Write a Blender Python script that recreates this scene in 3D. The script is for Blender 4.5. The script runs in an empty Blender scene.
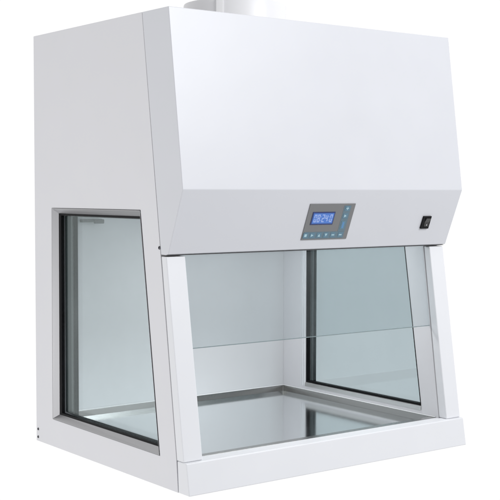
import bpy, bmesh, math
from mathutils import Vector, Matrix

scene = bpy.context.scene
C = scene.collection

# ------------------------------------------------------------------ materials
def new_mat(name):
    m = bpy.data.materials.new(name); m.use_nodes = True
    nt = m.node_tree
    return m, nt, nt.nodes['Principled BSDF']

def setp(b, col, rough, metal=0.0, spec=0.5, coat=0.0):
    b.inputs['Base Color'].default_value = (*col, 1)
    b.inputs['Roughness'].default_value = rough
    b.inputs['Metallic'].default_value = metal
    b.inputs['Specular IOR Level'].default_value = spec
    b.inputs['Coat Weight'].default_value = coat

def paint(name, col, rough=0.38, bump=0.02):
    """powder coated sheet steel: faint orange peel and very slight mottling"""
    m, nt, b = new_mat(name)
    setp(b, col, rough)
    tc = nt.nodes.new('ShaderNodeTexCoord')
    n1 = nt.nodes.new('ShaderNodeTexNoise'); n1.inputs['Scale'].default_value = 420; n1.inputs['Detail'].default_value = 2
    n2 = nt.nodes.new('ShaderNodeTexNoise'); n2.inputs['Scale'].default_value = 7; n2.inputs['Detail'].default_value = 4
    bp = nt.nodes.new('ShaderNodeBump'); bp.inputs['Strength'].default_value = bump; bp.inputs['Distance'].default_value = 0.001
    mx = nt.nodes.new('ShaderNodeMix'); mx.data_type = 'RGBA'
    mx.inputs['A'].default_value = (*[c*0.975 for c in col], 1)
    mx.inputs['B'].default_value = (*[min(1, c*1.02) for c in col], 1)
    n3 = nt.nodes.new('ShaderNodeTexNoise'); n3.inputs['Scale'].default_value = 3.2; n3.inputs['Detail'].default_value = 2
    b2 = nt.nodes.new('ShaderNodeBump'); b2.inputs['Strength'].default_value = .10; b2.inputs['Distance'].default_value = 0.02
    nt.links.new(tc.outputs['Object'], n3.inputs['Vector']); nt.links.new(n3.outputs['Fac'], b2.inputs['Height']); nt.links.new(b2.outputs['Normal'], bp.inputs['Normal'])
    rr = nt.nodes.new('ShaderNodeMapRange')
    rr.inputs['To Min'].default_value = rough-0.05; rr.inputs['To Max'].default_value = rough+0.07
    L = nt.links.new
    L(tc.outputs['Object'], n1.inputs['Vector']); L(tc.outputs['Object'], n2.inputs['Vector'])
    L(n1.outputs['Fac'], bp.inputs['Height']); L(bp.outputs['Normal'], b.inputs['Normal'])
    L(n2.outputs['Fac'], mx.inputs['Factor']); L(mx.outputs['Result'], b.inputs['Base Color'])
    L(n2.outputs['Fac'], rr.inputs['Value']); L(rr.outputs['Result'], b.inputs['Roughness'])
    return m

def metal(name, col, rough, stretch=(1, 1, 1), var=0.05, bump=0.03):
    """brushed or polished stainless"""
    m, nt, b = new_mat(name)
    setp(b, col, rough, 1.0)
    tc = nt.nodes.new('ShaderNodeTexCoord'); mp = nt.nodes.new('ShaderNodeMapping')
    mp.inputs['Scale'].default_value = stretch
    n = nt.nodes.new('ShaderNodeTexNoise'); n.inputs['Scale'].default_value = 30; n.inputs['Detail'].default_value = 5
    rr = nt.nodes.new('ShaderNodeMapRange')
    rr.inputs['To Min'].default_value = max(0.01, rough-var); rr.inputs['To Max'].default_value = rough+var
    bp = nt.nodes.new('ShaderNodeBump'); bp.inputs['Strength'].default_value = bump; bp.inputs['Distance'].default_value = 0.0005
    L = nt.links.new
    L(tc.outputs['Object'], mp.inputs['Vector']); L(mp.outputs['Vector'], n.inputs['Vector'])
    L(n.outputs['Fac'], rr.inputs['Value']); L(rr.outputs['Result'], b.inputs['Roughness'])
    L(n.outputs['Fac'], bp.inputs['Height']); L(bp.outputs['Normal'], b.inputs['Normal'])
    return m

def glass(name, tint, refl=(.82, .91, .91)):
    """float glass: tinted transmission with fresnel reflection"""
    m = bpy.data.materials.new(name); m.use_nodes = True
    nt = m.node_tree; nt.nodes.clear()
    out = nt.nodes.new('ShaderNodeOutputMaterial')
    tr = nt.nodes.new('ShaderNodeBsdfTransparent'); tr.inputs['Color'].default_value = (*tint, 1)
    gl = nt.nodes.new('ShaderNodeBsdfGlossy'); gl.inputs['Roughness'].default_value = 0.0
    gl.inputs['Color'].default_value = (*refl, 1)
    lw = nt.nodes.new('ShaderNodeLayerWeight'); lw.inputs['Blend'].default_value = 0.5
    pw = nt.nodes.new('ShaderNodeMath'); pw.operation = 'POWER'; pw.inputs[1].default_value = 5
    fr = nt.nodes.new('ShaderNodeMath'); fr.operation = 'MULTIPLY_ADD'; fr.inputs[1].default_value = .80; fr.inputs[2].default_value = .035
    nt.links.new(lw.outputs['Facing'], pw.inputs[0]); nt.links.new(pw.outputs[0], fr.inputs[0])
    # a faint uneven film on the glass
    tc = nt.nodes.new('ShaderNodeTexCoord'); n = nt.nodes.new('ShaderNodeTexNoise')
    n.inputs['Scale'].default_value = 4; n.inputs['Detail'].default_value = 5
    df = nt.nodes.new('ShaderNodeBsdfDiffuse'); df.inputs['Color'].default_value = (.62, .68, .70, 1)
    mr = nt.nodes.new('ShaderNodeMapRange'); mr.inputs['From Min'].default_value = .45; mr.inputs['From Max'].default_value = .75
    mr.inputs['To Min'].default_value = 0.004; mr.inputs['To Max'].default_value = 0.035
    m0 = nt.nodes.new('ShaderNodeMixShader'); mx = nt.nodes.new('ShaderNodeMixShader')
    L = nt.links.new
    L(tc.outputs['Object'], n.inputs['Vector']); L(n.outputs['Fac'], mr.inputs['Value'])
    L(mr.outputs['Result'], m0.inputs[0]); L(tr.outputs[0], m0.inputs[1]); L(df.outputs[0], m0.inputs[2])
    L(fr.outputs[0], mx.inputs[0]); L(m0.outputs[0], mx.inputs[1]); L(gl.outputs[0], mx.inputs[2])
    L(mx.outputs[0], out.inputs['Surface'])
    return m

def plain(name, col, rough=0.5, metal_=0.0, emit=None, es=0):
    m, nt, b = new_mat(name); setp(b, col, rough, metal_)
    if emit:
        b.inputs['Emission Color'].default_value = (*emit, 1); b.inputs['Emission Strength'].default_value = es
    return m

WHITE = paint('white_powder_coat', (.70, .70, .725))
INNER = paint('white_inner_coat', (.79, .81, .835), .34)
BACKW = paint('back_coat_darkened', (.62, .632, .648), .34)  # white inner wall, darkened in colour to offset the light on it
FRONTW = paint('white_coat_dimmed', (.648, .658, .692), .33)  # same white coat, dimmed in colour so the cover reads less lit
POSTW = paint('white_coat_lightened', (.76, .77, .795), .33)  # same white coat, lightened in colour so the posts read better lit
STEEL = metal('stainless_tray', (.85, .885, .893), .11, (1, 14, 1), .05, .05)
RIM = metal('stainless_rim', (.42, .42, .41), .22, (12, 1, 1), .06)
TRIM = metal('brushed_trim', (.37, .37, .38), .36, (1, 1, 10), .03, .0)
SILL = metal('sill_steel', (.74, .74, .73), .3, (1, 10, 1), .04, 0)
RUBBER = plain('black_rubber', (.004, .004, .005), .5)
RUBBER.node_tree.nodes['Principled BSDF'].inputs['Specular IOR Level'].default_value = .12
SPACER = plain('grey_spacer', (.05, .072, .072), .45)
SEAM = plain('seam_shadow_gap', (.62, .62, .63), .6)
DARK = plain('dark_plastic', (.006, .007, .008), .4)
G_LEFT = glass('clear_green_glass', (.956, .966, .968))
G_RIGHT = glass('dimmed_green_glass', (.826, .858, .870))  # window glass darkened, the dim surroundings beyond put into its tint
G_SASH = glass('sash_glass', (.908, .928, .934))
PANELG = plain('grey_membrane', (.185, .187, .19), .35)
PANELT = plain('teal_membrane', (.12, .19, .235), .35)
ICON = plain('pale_icon_ink', (.42, .60, .66), .4)
LCDB = plain('lcd_border', (.02, .04, .16), .2)
LCD = plain('lcd_backlight', (.03, .05, .20), .25, 0, (.055, .20, .56), .66)
LCDT = plain('lcd_digits', (.12, .16, .25), .3, 0, (.36, .47, .85), .62)
SWB = plain('switch_black', (.008, .008, .009), .35)
SWG = plain('switch_rocker', (.03, .03, .031), .15)
SWB.node_tree.nodes['Principled BSDF'].inputs['Specular IOR Level'].default_value = .12
SCREW = metal('screw_steel', (.10, .10, .11), .35)

# ------------------------------------------------------------------ mesh helpers
def link(name, bm, mat, parent=None, bevel=0.0, seg=3, smooth=False):
    bmesh.ops.recalc_face_normals(bm, faces=bm.faces)
    me = bpy.data.meshes.new(name); bm.to_mesh(me); bm.free()
    o = bpy.data.objects.new(name, me); C.objects.link(o)
    me.materials.append(mat)
    if parent: o.parent = parent
    if smooth:
        for f in me.polygons: f.use_smooth = True
    if bevel:
        md = o.modifiers.new('bevel', 'BEVEL'); md.width = bevel; md.segments = seg
        md.limit_method = 'ANGLE'; md.angle_limit = math.radians(18); md.harden_normals = True
        for f in me.polygons: f.use_smooth = True
    return o

def prism(bm, poly, x0, x1):
    """polygon in (y,z) extruded along x"""
    a = [bm.verts.new((x0, y, z)) for y, z in poly]
    b = [bm.verts.new((x1, y, z)) for y, z in poly]
    bm.faces.new(a); bm.faces.new(b[::-1])
    n = len(poly)
    for i in range(n):
        bm.faces.new((a[i], b[i], b[(i+1) % n], a[(i+1) % n]))

def box(bm, x0, x1, y0, y1, z0, z1):
    prism(bm, [(y0, z0), (y1, z0), (y1, z1), (y0, z1)], x0, x1)

def ring(bm, q0, xa, q1, xb):
    """four sided band between quad q0 at x=xa and quad q1 at x=xb"""
    a = [bm.verts.new((xa, y, z)) for y, z in q0]; b = [bm.verts.new((xb, y, z)) for y, z in q1]
    for i in range(4):
        bm.faces.new((a[i], a[(i+1) % 4], b[(i+1) % 4], b[i]))

def frame(bm, qo, qi, xa, xb, qi2=None):
    """closed rectangular-section frame: outer quad qo, inner quad qi, from x=xa to x=xb"""
    qi2 = qi2 or qi
    ao = [bm.verts.new((xa, y, z)) for y, z in qo]; ai = [bm.verts.new((xa, y, z)) for y, z in qi]
    bo = [bm.verts.new((xb, y, z)) for y, z in qo]; bi = [bm.verts.new((xb, y, z)) for y, z in qi2]
    for i in range(4):
        j = (i+1) % 4
        bm.faces.new((ao[i], ao[j], ai[j], ai[i])); bm.faces.new((bo[i], bo[j], bi[j], bi[i]))
        bm.faces.new((ao[i], ao[j], bo[j], bo[i])); bm.faces.new((ai[i], ai[j], bi[j], bi[i]))

def lathe(bm, prof, n=64, cx=0, cy=0):
    rings = [[bm.verts.new((cx+r*math.cos(2*math.pi*i/n), cy+r*math.sin(2*math.pi*i/n), z)) for i in range(n)] for r, z in prof]
    for a, b in zip(rings, rings[1:]):
        for i in range(n):
            bm.faces.new((a[i], a[(i+1) % n], b[(i+1) % n], b[i]))
    return rings

# ------------------------------------------------------------------ dimensions (metres)
D, H = .825, 1.2166
TH = .06                          # side wall thickness
ZB = .080                         # plinth height
N_ = (.0274, .761); FB = (.0938, .598); T_ = (.0898, H)
def seam(z): return .127 + (z-.5925)*(.1405 if z > .5925 else .1362)
def pfront(z): return .0255 + (z-.0806)*(.1034-.0255)/(.5936-.0806)

root = bpy.data.objects.new('fume_hood', None); C.objects.link(root)
root['label'] = 'white ducted fume hood cabinet with glass side windows, sloping control fascia and stainless work tray'
root['category'] = 'fume hood'

# ------------------------------------------------------------------ side panels with window openings
O = [(.719, .081), (.7165, .7068), (.2243, .7077), (.1338, .0785)]      # opening in the outer skin (y,z)
def inset(w, wf=None):
    wf = w if wf is None else wf
    k = (.2243-.1338)/(.7077-.0785)
    zb, zt = .080+w, .7072-w
    return [(.719-w, zb), (.7165-w, zt), (.1338+k*(zt-.0785)+wf, zt), (.1338+k*(zb-.0785)+wf, zb)]
J = [(.676, .105), (.676, .690), (.2215, .690), (.1295, .105)]           # opening in the inner skin
g = .0004
outer = [(D, 0), (D, H), (seam(H)+g, H), (seam(ZB)+g, ZB), (.0505, 0)]

def side(mirror):
    J = [(.676, .105), (.676, .690), (.2215, .690), (.1295, .105)]
    if not mirror: J[0] = (.676, .0885); J[3] = (.1275, .0885); J[1] = (.676, .695); J[2] = (.2222, .695)
    X = (lambda d: 1-d) if mirror else (lambda d: d)
    bm = bmesh.new()
    S = []
    for x, hole in ((X(0), O), (X(TH), J)):
        o = [bm.verts.new((x, y, z)) for y, z in outer]
        h = [bm.verts.new((x, y, z)) for y, z in hole]
        bm.faces.new((o[0], o[1], h[1], h[0]))
        bm.faces.new((o[1], o[2], h[2], h[1]))
        bm.faces.new((o[2], o[3], h[3], h[2]))
        bm.faces.new((o[3], o[4], o[0], h[0], h[3]))
        S.append((o, h))
    for k in range(5):
        bm.faces.new((S[0][0][k], S[0][0][(k+1) % 5], S[1][0][(k+1) % 5], S[1][0][k]))
    # interior of the wall stays as the returned edges behind trim and spacer
    for k in range(4):
        bm.faces.new((S[0][1][k], S[0][1][(k+1) % 4], S[1][1][(k+1) % 4], S[1][1][k]))
    sp = link('side_panel', bm, WHITE, root)
    md = sp.modifiers.new('bevel', 'BEVEL'); md.width = .0010; md.segments = 2; md.limit_method = 'ANGLE'; md.angle_limit = math.radians(50); md.harden_normals = True
    for f in sp.data.polygons: f.use_smooth = True
    # window unit
    w = bmesh.new()
    I = inset(.0165, .0205); I[0] = (.719-.0185, I[0][1]); I[1] = (.7165-.0185, I[1][1])
    # chamfered outer trim, standing a hair proud inside the opening
    if mirror: I[0] = (.682, I[0][1]); I[1] = (.682, I[1][1])
    def shrink(q, e):
        return [(q[0][0]-e, q[0][1]+e), (q[1][0]-e, q[1][1]-e), (q[2][0]+e, q[2][1]-e), (q[3][0]+e, q[3][1]+e)]
    O2 = shrink(O, .0012)
    ring(w, O2, X(-.0012), shrink(O, .003), X(-.0008))
    ring(w, shrink(O, .003), X(-.0008), I, X(.0132))
    ring(w, I, X(.0132), I, X(.0155))
    win = link('side_window', w, TRIM, root)
    b = bmesh.new()
    Ig = shrink(I, .0060)
    Ig[0] = (I[0][0]-.0145, Ig[0][1]); Ig[1] = (I[1][0]-.0145, Ig[1][1])
    if mirror: Ig = shrink(I, .004)
    frame(b, shrink(I, .0005), Ig, X(.0132), X(.0235), Ig)
    Jg = shrink(J, .007 if mirror else .0045); Jg[2] = (J[2][0]+.0015, Jg[2][1]); Jg[3] = (J[3][0]+.0030, Jg[3][1])
    frame(b, shrink(J, .0006), Jg, X(TH+.0016), X(.0485), Jg)
    link('gasket', b, RUBBER, win, .0008, 2)
    s = bmesh.new()
    ring(s, shrink(I, .0035 if mirror else .0085), X(.0298), shrink(J, .0062), X(.0430))
    link('spacer', s, SPACER, win)
    for d0, d1, q in ((.0240, .0295, shrink(I, .004)), (.0430, .0480, shrink(J, .004))):
        p = bmesh.new(); prism(p, q, X(d0), X(d1))
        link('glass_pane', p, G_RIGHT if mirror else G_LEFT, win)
    # inner beading, three raised sides round the opening
    t = bmesh.new()
    for (o0, o1, hh) in ((.000, .006, .0022), (.010, .014, .0034), (.019, .0225, .0018)):
        y0, y1 = J[0][0]+o0, J[0][0]+o1
        box(t, *sorted((X(TH), X(TH+hh))), y0+.0045, y1+.0045, J[0][1]-.0135, J[1][1]+o1)
    link('beading', t, INNER, win, .0006, 2)
    t = bmesh.new()
    prism(t, [(J[3][0], J[3][1]-.0135), (J[0][0]+.004, J[3][1]-.0135), (J[0][0]+.004, J[3][1]-.0007), (J[3][0], J[3][1]-.0007)], X(TH+.0004), X(TH+.0030))
    link('sill_strip', t, SILL, win, .0010, 2)
    return win
win_l = side(False); win_r = side(True)

# ------------------------------------------------------------------ hood body between the side panels
bm = bmesh.new()
box(bm, TH+.0004, 1-TH-.0004, seam(H)+.003, D-.001, .7165, H-.0006)
link('plenum', bm, WHITE, root, .001, 2)
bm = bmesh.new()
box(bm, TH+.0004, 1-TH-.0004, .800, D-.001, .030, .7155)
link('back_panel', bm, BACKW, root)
bm = bmesh.new()
box(bm, TH+.0004, 1-TH-.0004, .056, .7995, .002, .030)
link('bottom_panel', bm, WHITE, root)

# front cover: upper face, nose and sloping fascia
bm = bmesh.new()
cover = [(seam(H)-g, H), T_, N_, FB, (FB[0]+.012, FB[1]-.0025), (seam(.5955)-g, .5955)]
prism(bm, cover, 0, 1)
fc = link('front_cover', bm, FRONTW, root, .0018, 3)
# dark backing in the seam
for x0, x1 in ((.0010, TH-.001), (1-TH+.001, .9990)):
    bm = bmesh.new()
    x0 = .0003 if x0 < .5 else x0; x1 = .9997 if x1 > .5 else x1
    prism(bm, [(seam(H)-g+.0001, H-.002), (seam(H)+g-.0001, H-.002), (seam(ZB)+g-.0001, ZB), (seam(ZB)-g+.0001, ZB)], x0, x1)
    link('seam_filler', bm, SEAM, root)
# grey strip standing in for the thin shadow under the fascia
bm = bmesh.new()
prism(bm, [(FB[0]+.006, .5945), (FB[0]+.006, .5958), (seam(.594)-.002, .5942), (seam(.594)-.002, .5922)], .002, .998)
link('shadow_strip', bm, plain('grey_shadow', (.12, .12, .125), .6), root)

# front posts
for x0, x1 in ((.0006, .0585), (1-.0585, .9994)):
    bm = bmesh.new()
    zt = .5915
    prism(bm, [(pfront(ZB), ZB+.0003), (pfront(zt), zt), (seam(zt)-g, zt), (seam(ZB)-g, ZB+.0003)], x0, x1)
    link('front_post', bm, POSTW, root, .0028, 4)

# plinth with raised inner lip
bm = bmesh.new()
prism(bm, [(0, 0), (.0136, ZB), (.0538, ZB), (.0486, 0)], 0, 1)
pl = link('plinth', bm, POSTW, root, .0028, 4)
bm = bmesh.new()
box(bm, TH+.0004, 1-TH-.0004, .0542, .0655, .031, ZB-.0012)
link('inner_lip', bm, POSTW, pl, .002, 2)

# ------------------------------------------------------------------ work tray
TX0, TX1, TY0, TY1 = TH+.0006, 1-TH-.0006, .0662, .7994
bm = bmesh.new()
zf = .0605
e = .006
fl = [(TX0+e, TY0+.026), (TX1-e, TY0+.026), (TX1-e, TY1-e), (TX0+e, TY1-e)]
vs = [bm.verts.new((x, y, zf)) for x, y in fl]; bm.faces.new(vs)
vb = [bm.verts.new((x, y, zf-.004)) for x, y in fl]; bm.faces.new(vb[::-1])
for i in range(4): bm.faces.new((vs[i], vs[(i+1) % 4], vb[(i+1) % 4], vb[i]))
tray = link('work_tray', bm, STEEL, root)
bm = bmesh.new()
def loop(x0, x1, y0, y1, z): return [bm.verts.new(c) for c in ((x0, y0, z), (x1, y0, z), (x1, y1, z), (x0, y1, z))]
L0 = loop(TX0, TX1, TY0, TY1, zf-.004); L1 = loop(TX0, TX1, TY0, TY1, .0785)
L2 = loop(TX0+.0025, TX1-.0025, TY0+.024, TY1-.0025, .0785); L3 = loop(TX0+e-.0005, TX1-e+.0005, TY0+.0265, TY1-e+.0005, zf+.0002)
for a, b in ((L0, L1), (L1, L2), (L2, L3)):
    for i in range(4): bm.faces.new((a[i], a[(i+1) % 4], b[(i+1) % 4], b[i]))
link('tray_rim', bm, RIM, tray, .0012, 2)

bm = bmesh.new()  # white strips added in place of a bright highlight along the rim
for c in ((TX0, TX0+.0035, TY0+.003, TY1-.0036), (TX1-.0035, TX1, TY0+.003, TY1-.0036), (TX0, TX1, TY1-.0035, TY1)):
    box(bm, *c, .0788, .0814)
link('rim_highlight', bm, plain('rim_highlight_white', (.86, .87, .88), .25), tray, .0012, 3)

# ------------------------------------------------------------------ sliding sash
bm = bmesh.new()
za, zb_ = .3545, .705
prism(bm, [(seam(za)+.0015, za), (seam(zb_)+.0015, zb_), (seam(zb_)+.0065, zb_), (seam(za)+.0065, za)], TH+.0014, 1-TH-.0014)
sash = link('sash', bm, G_SASH, root)
bm = bmesh.new()
prism(bm, [(seam(za)+.0014, za-.0018), (seam(za)+.0014, za-.0002), (seam(za)+.0066, za-.0002), (seam(za)+.0066, za-.0018)], TH+.0014, 1-TH-.0014)
link('sash_edge', bm, plain('ground_glass_edge', (.20, .25, .26), .35), sash)

bm = bmesh.new(); box(bm, .20, .93, .32, .48, .700, .7163)  # unseen housing made up for the added interior light
link('fill_housing', bm, INNER, root, .002, 2)
# small dark lamp holder under the ceiling at the rear
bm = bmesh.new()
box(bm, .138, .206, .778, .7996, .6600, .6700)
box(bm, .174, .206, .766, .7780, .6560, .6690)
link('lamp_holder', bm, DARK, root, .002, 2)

# ------------------------------------------------------------------ things on the fascia, in the plane's own frame
vdir = Vector((0, FB[0]-N_[0], FB[1]-N_[1])).normalized()      # down the slope
ndir = Vector((0, vdir.z, -vdir.y))                             # outwards
if ndir.y > 0: ndir = -ndir
def fas(x, v, h): return Vector((x, N_[0], N_[1])) + vdir*v + ndir*h
def fbox(bm, x0, x1, v0, v1, h0, h1):
    c = [fas(x, v, h) for h in (h0, h1) for x, v in ((x0, v0), (x1, v0), (x1, v1), (x0, v1))]
    v = [bm.verts.new(p) for p in c]
    for f in ((0, 1, 2, 3), (7, 6, 5, 4), (0, 4, 5, 1), (1, 5, 6, 2), (2, 6, 7, 3), (3, 7, 4, 0)):
        bm.faces.new([v[i] for i in f])
def fpoly(bm, pts, h0, h1):
    a = [bm.verts.new(fas(x, v, h0)) for x, v in pts]; b = [bm.verts.new(fas(x, v, h1)) for x, v in pts]
    bm.faces.new(a); bm.faces.new(b[::-1])
    for i in range(len(pts)): bm.faces.new((a[i], a[(i+1) % len(pts)], b[(i+1) % len(pts)], b[i]))

PX0, PX1, PV0, PV1 = .4225, .5870, .0405, .1475
def U(u): return PX0+(PX1-PX0)*u
def V(v): return PV0+(PV1-PV0)*v
bm = bmesh.new(); fbox(bm, PX0, PX1, PV0, PV1, 0, .0022)
cp = link('control_panel', bm, PANELG, root, .0008, 2)
bm = bmesh.new(); fbox(bm, U(.03), U(.91), V(.775), V(.965), .0022, .0026); fbox(bm, U(.755), U(.91), V(.05), V(.773), .0022, .0026)
link('key_strip', bm, PANELT, cp)
bm = bmesh.new(); fbox(bm, U(.100), U(.590), V(.220), V(.575), .0022, .0034)
dp = link('display', bm, LCDB, cp, .0005, 2)
bm = bmesh.new(); fbox(bm, U(.125), U(.568), V(.255), V(.540), .0034, .0037)
link('screen', bm, LCD, dp)
# seven-segment figures
SEG = {'0': 'abcdef', '1': 'bc', '2': 'abged', '3': 'abgcd', '4': 'fgbc', '8': 'abcdefg'}
bm = bmesh.new()
def digit(ch, x, v, w, h):
    t = .0026; q = {'a': (x, x+w, v, v+t), 'g': (x, x+w, v+h/2-t/2, v+h/2+t/2), 'd': (x, x+w, v+h-t, v+h),
         'f': (x, x+t, v+t*.9, v+h/2-t*.4), 'e': (x, x+t, v+h/2+t*.4, v+h-t*.9), 'b': (x+w-t, x+w, v+t*.9, v+h/2-t*.4), 'c': (x+w-t, x+w, v+h/2+t*.4, v+h-t*.9)}
    for s in SEG[ch]: fbox(bm, *q[s], .0037, .0040)
xx = U(.150)
for ch in '08 24 0':
    if ch == ' ':
        fbox(bm, xx-.0006, xx+.0012, V(.34), V(.36), .0037, .0040); fbox(bm, xx-.0006, xx+.0012, V(.44), V(.46), .0037, .0040); xx += .0045; continue
    digit(ch, xx, V(.290), .0088, .0225); xx += .0118
link('digits', bm, LCDT, dp)
# membrane keys with their marks
def tri(bm, u, v, s, dirn):
    cx, cv = U(u), V(v)
    pts = {'r': [(-s, -s), (s, 0), (-s, s)], 'u': [(-s, s), (0, -s), (s, s)], 'd': [(-s, -s), (s, -s), (0, s)]}[dirn]
    fpoly(bm, [(cx+a, cv+b) for a, b in pts], .0032, .0034)
keys = [(.066, .87, 'p'), (.21, .87, 'r'), (.36, .87, 'u'), (.51, .87, 'd'), (.665, .87, 'o'), (.83, .87, 'o'), (.835, .13, 's'), (.83, .34, 'r'), (.83, .60, 'l')]
KEYM = plain('key_membrane', (.11, .215, .29), .35)
for u, v, kd in keys:
    bm = bmesh.new()
    if kd == 'l': fbox(bm, U(u)-.0075, U(u)+.0075, V(v)-.013, V(v)+.013, .0026, .0032)
    else: fbox(bm, U(u)-.0085, U(u)+.0085, V(v)-.0075, V(v)+.0075, .0026, .0032)
    k = link('key', bm, KEYM, cp, .0004, 1)
    bm = bmesh.new()
    if kd in 'rud': tri(bm, u, v, .0042, kd)
    elif kd == 'p': fbox(bm, U(u)-.004, U(u)+.004, V(v)-.004, V(v)+.004, .0032, .0034)
    elif kd == 'o': fbox(bm, U(u)-.005, U(u)+.005, V(v)-.0016, V(v)+.0016, .0032, .0034)
    elif kd == 's':
        fbox(bm, U(u)-.0045, U(u)+.0045, V(v)-.0012, V(v)+.0012, .0032, .0034); fbox(bm, U(u)-.0012, U(u)+.0012, V(v)-.0045, V(v)-.0016, .0032, .0034); fbox(bm, U(u)-.0012, U(u)+.0012, V(v)+.0016, V(v)+.0045, .0032, .0034)
    else: fbox(bm, U(u)-.003, U(u)+.003, V(v)-.009, V(v)+.009, .0032, .0034)
    link('key_mark', bm, ICON if kd != 'l' else plain('blue_mark', (.10, .26, .50), .4), k)

# rocker switch
SX0, SX1, SV0, SV1 = .8685, .9005, .0825, .1215
bm = bmesh.new()
fbox(bm, SX0, SX1, SV0, SV1, 0, .0015)
for a in ((SX0, SX1, SV0, SV0+.004), (SX0, SX1, SV1-.006, SV1), (SX0, SX0+.0085, SV0+.004, SV1-.006), (SX1-.0025, SX1, SV0+.004, SV1-.006)):
    fbox(bm, *a, .0015, .0045)
sw = link('power_switch', bm, SWB, root)
bm = bmesh.new()
a0, a1, v0, v1 = SX0+.0095, SX1-.0035, SV0+.005, SV1-.007
pts = [(v0, .0016), (v0, .0085), ((v0+v1)/2, .0045), (v1, .0055), (v1, .0016)]
A = [bm.verts.new(fas(a0, v, h)) for v, h in pts]; B = [bm.verts.new(fas(a1, v, h)) for v, h in pts]
bm.faces.new(A); bm.faces.new(B[::-1])
for i in range(5): bm.faces.new((A[i], A[(i+1) % 5], B[(i+1) % 5], B[i]))
rk = link('rocker', bm, SWG, sw, .0006, 2)
bm = bmesh.new(); fbox(bm, (a0+a1)/2-.001, (a0+a1)/2+.001, v1-.008, v1-.003, .0056, .0060)
link('rocker_mark', bm, plain('white_ink', (.7, .7, .7), .5), rk)

# ------------------------------------------------------------------ exhaust collar
cx, cy, rc = .470, .45, .152
bm = bmesh.new()
zt = 1.306
rs = lathe(bm, [(rc+.020, H), (rc+.020, H+.004), (rc, H+.004), (rc, zt-.004), (rc-.0015, zt-.001), (rc-.006, zt), (rc-.010, zt-.003), (rc-.010, H+.001)], 96, cx, cy)
bm.faces.new(rs[0]); bm.faces.new(rs[-1])
col = link('exhaust_collar', bm, paint('collar_coat', (.765, .765, .775)), root, smooth=True)
md = col.modifiers.new('split', 'EDGE_SPLIT'); md.split_angle = math.radians(40)
# raised white strip standing in for the collar's bright vertical highlight
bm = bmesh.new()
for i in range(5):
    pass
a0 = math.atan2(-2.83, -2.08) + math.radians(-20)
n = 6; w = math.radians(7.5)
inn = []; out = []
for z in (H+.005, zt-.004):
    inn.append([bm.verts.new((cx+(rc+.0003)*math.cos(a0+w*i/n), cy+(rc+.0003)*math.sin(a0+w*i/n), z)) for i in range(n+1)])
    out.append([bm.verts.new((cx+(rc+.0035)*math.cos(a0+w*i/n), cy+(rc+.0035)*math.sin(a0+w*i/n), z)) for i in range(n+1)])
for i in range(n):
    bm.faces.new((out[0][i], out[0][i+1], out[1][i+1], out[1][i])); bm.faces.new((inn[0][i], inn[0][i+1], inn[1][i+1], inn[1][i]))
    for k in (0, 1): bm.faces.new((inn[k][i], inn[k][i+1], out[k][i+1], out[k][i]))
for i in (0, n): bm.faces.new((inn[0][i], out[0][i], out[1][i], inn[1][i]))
link('collar_highlight', bm, plain('highlight_white', (.93, .93, .93), .3), col)

# ------------------------------------------------------------------ screws
def screw(y, z, x=-.0001, s=-1, r=.0042):
    bm = bmesh.new(); n = 20
    prof = [(r, 0), (r*.95, .0012), (r*.55, .0019)]
    rs = []
    for rr, h in prof:
        rs.append([bm.verts.new((x+s*h, y+rr*math.cos(2*math.pi*i/n), z+rr*math.sin(2*math.pi*i/n))) for i in range(n)])
    # recessed socket
    rs.append([bm.verts.new((x+s*.0004, y+r*.45*math.cos(2*math.pi*i/n), z+r*.45*math.sin(2*math.pi*i/n))) for i in range(n)])
    for a, b in zip(rs, rs[1:]):
        for i in range(n): bm.faces.new((a[i], a[(i+1) % n], b[(i+1) % n], b[i]))
    bm.faces.new(rs[-1])
    link('screw', bm, SCREW, root)
screw(.1335, .613, r=.0046)
for y, z in ((.8125, .0365), (.8130, .0125)):
    screw(y, z); screw(y, z, 1.0001, 1)
screw(.1335, .613, 1.0001, 1, .0046)

# ------------------------------------------------------------------ camera
cam = bpy.data.cameras.new('camera'); co = bpy.data.objects.new('camera', cam); C.objects.link(co)
P = [-1.614951, -2.381300, 0.761956, 0.647874, -0.051679, 0.001712, 1.174074]
yaw, pit, rol = P[3:6]
f = Vector((math.sin(yaw)*math.cos(pit), math.cos(yaw)*math.cos(pit), math.sin(pit)))
r = f.cross(Vector((0, 0, 1))).normalized(); u = r.cross(f)
c, s = math.cos(rol), math.sin(rol)
r2 = r*c+u*s; u2 = u*c-r*s
M = Matrix((r2, u2, -f)).transposed().to_4x4(); M.translation = Vector(P[:3])
co.matrix_world = M
cam.sensor_width = 36; cam.sensor_fit = 'HORIZONTAL'; cam.lens = 36*P[6]*1000/500
cam.clip_start = .05; cam.clip_end = 200
scene.camera = co

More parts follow.
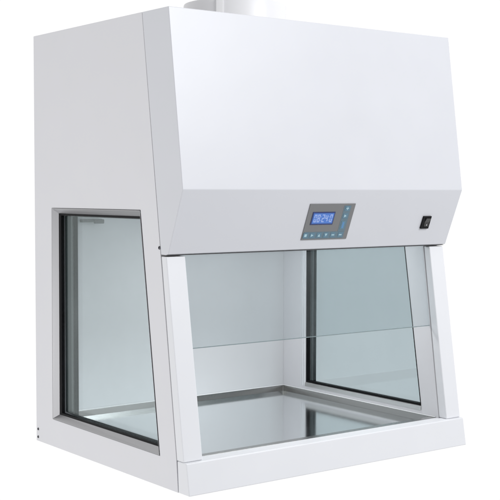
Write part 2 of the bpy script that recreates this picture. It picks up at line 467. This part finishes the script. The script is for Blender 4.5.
# ------------------------------------------------------------------ studio light
w = bpy.data.worlds.new('World'); scene.world = w; w.use_nodes = True
nt = w.node_tree; bg = nt.nodes['Background']
tc = nt.nodes.new('ShaderNodeTexCoord')
dt = nt.nodes.new('ShaderNodeVectorMath'); dt.operation = 'DOT_PRODUCT'
dt.inputs[1].default_value = Vector((.60, .80, .0)).normalized()
cr = nt.nodes.new('ShaderNodeValToRGB')
cr.color_ramp.interpolation = 'EASE'
cr.color_ramp.elements[0].position = .30; cr.color_ramp.elements[0].color = (.50, .50, .51, 1)
cr.color_ramp.elements[1].position = .62; cr.color_ramp.elements[1].color = (1.0, 1.0, 1.0, 1)
mr = nt.nodes.new('ShaderNodeMapRange'); mr.inputs['From Min'].default_value = -1; mr.inputs['From Max'].default_value = 1
nt.links.new(tc.outputs['Generated'], dt.inputs[0]); nt.links.new(dt.outputs['Value'], mr.inputs['Value'])
nt.links.new(mr.outputs['Result'], cr.inputs['Fac']); nt.links.new(cr.outputs['Color'], bg.inputs['Color'])
bg.inputs['Strength'].default_value = 1.02

def area(name, loc, target, size, power, col=(1, 1, 1)):
    l = bpy.data.lights.new(name, 'AREA'); l.shape = 'RECTANGLE'; l.size, l.size_y = size; l.energy = power; l.color = col
    o = bpy.data.objects.new(name, l); C.objects.link(o)
    o.location = loc
    o.rotation_euler = (Vector(target)-Vector(loc)).to_track_quat('-Z', 'Y').to_euler()
    return o
area('softbox_front', (1.7, -3.5, 2.8), (.5, .1, .7), (2.0, 1.6), 127, (.97, .98, 1.0))
area('softbox_side', (-3.0, .5, -.2), (0, .35, .25), (1.6, 1.4), 31)

area('interior_fill', (.60, .40, .6985), (.60, .40001, 0), (.62, .14), 2.95, (1.0, 1.0, 1.0))  # unseen lamp added to brighten the inside of the hood
scene.view_settings.view_transform = 'Standard'
scene.view_settings.look = 'None'
scene.view_settings.gamma = 1
scene.view_settings.exposure = 0
scene.render.engine = 'CYCLES'
scene.cycles.transparent_max_bounces = 32
scene.cycles.max_bounces = 12
scene.render.resolution_x = 1024; scene.render.resolution_y = 1024
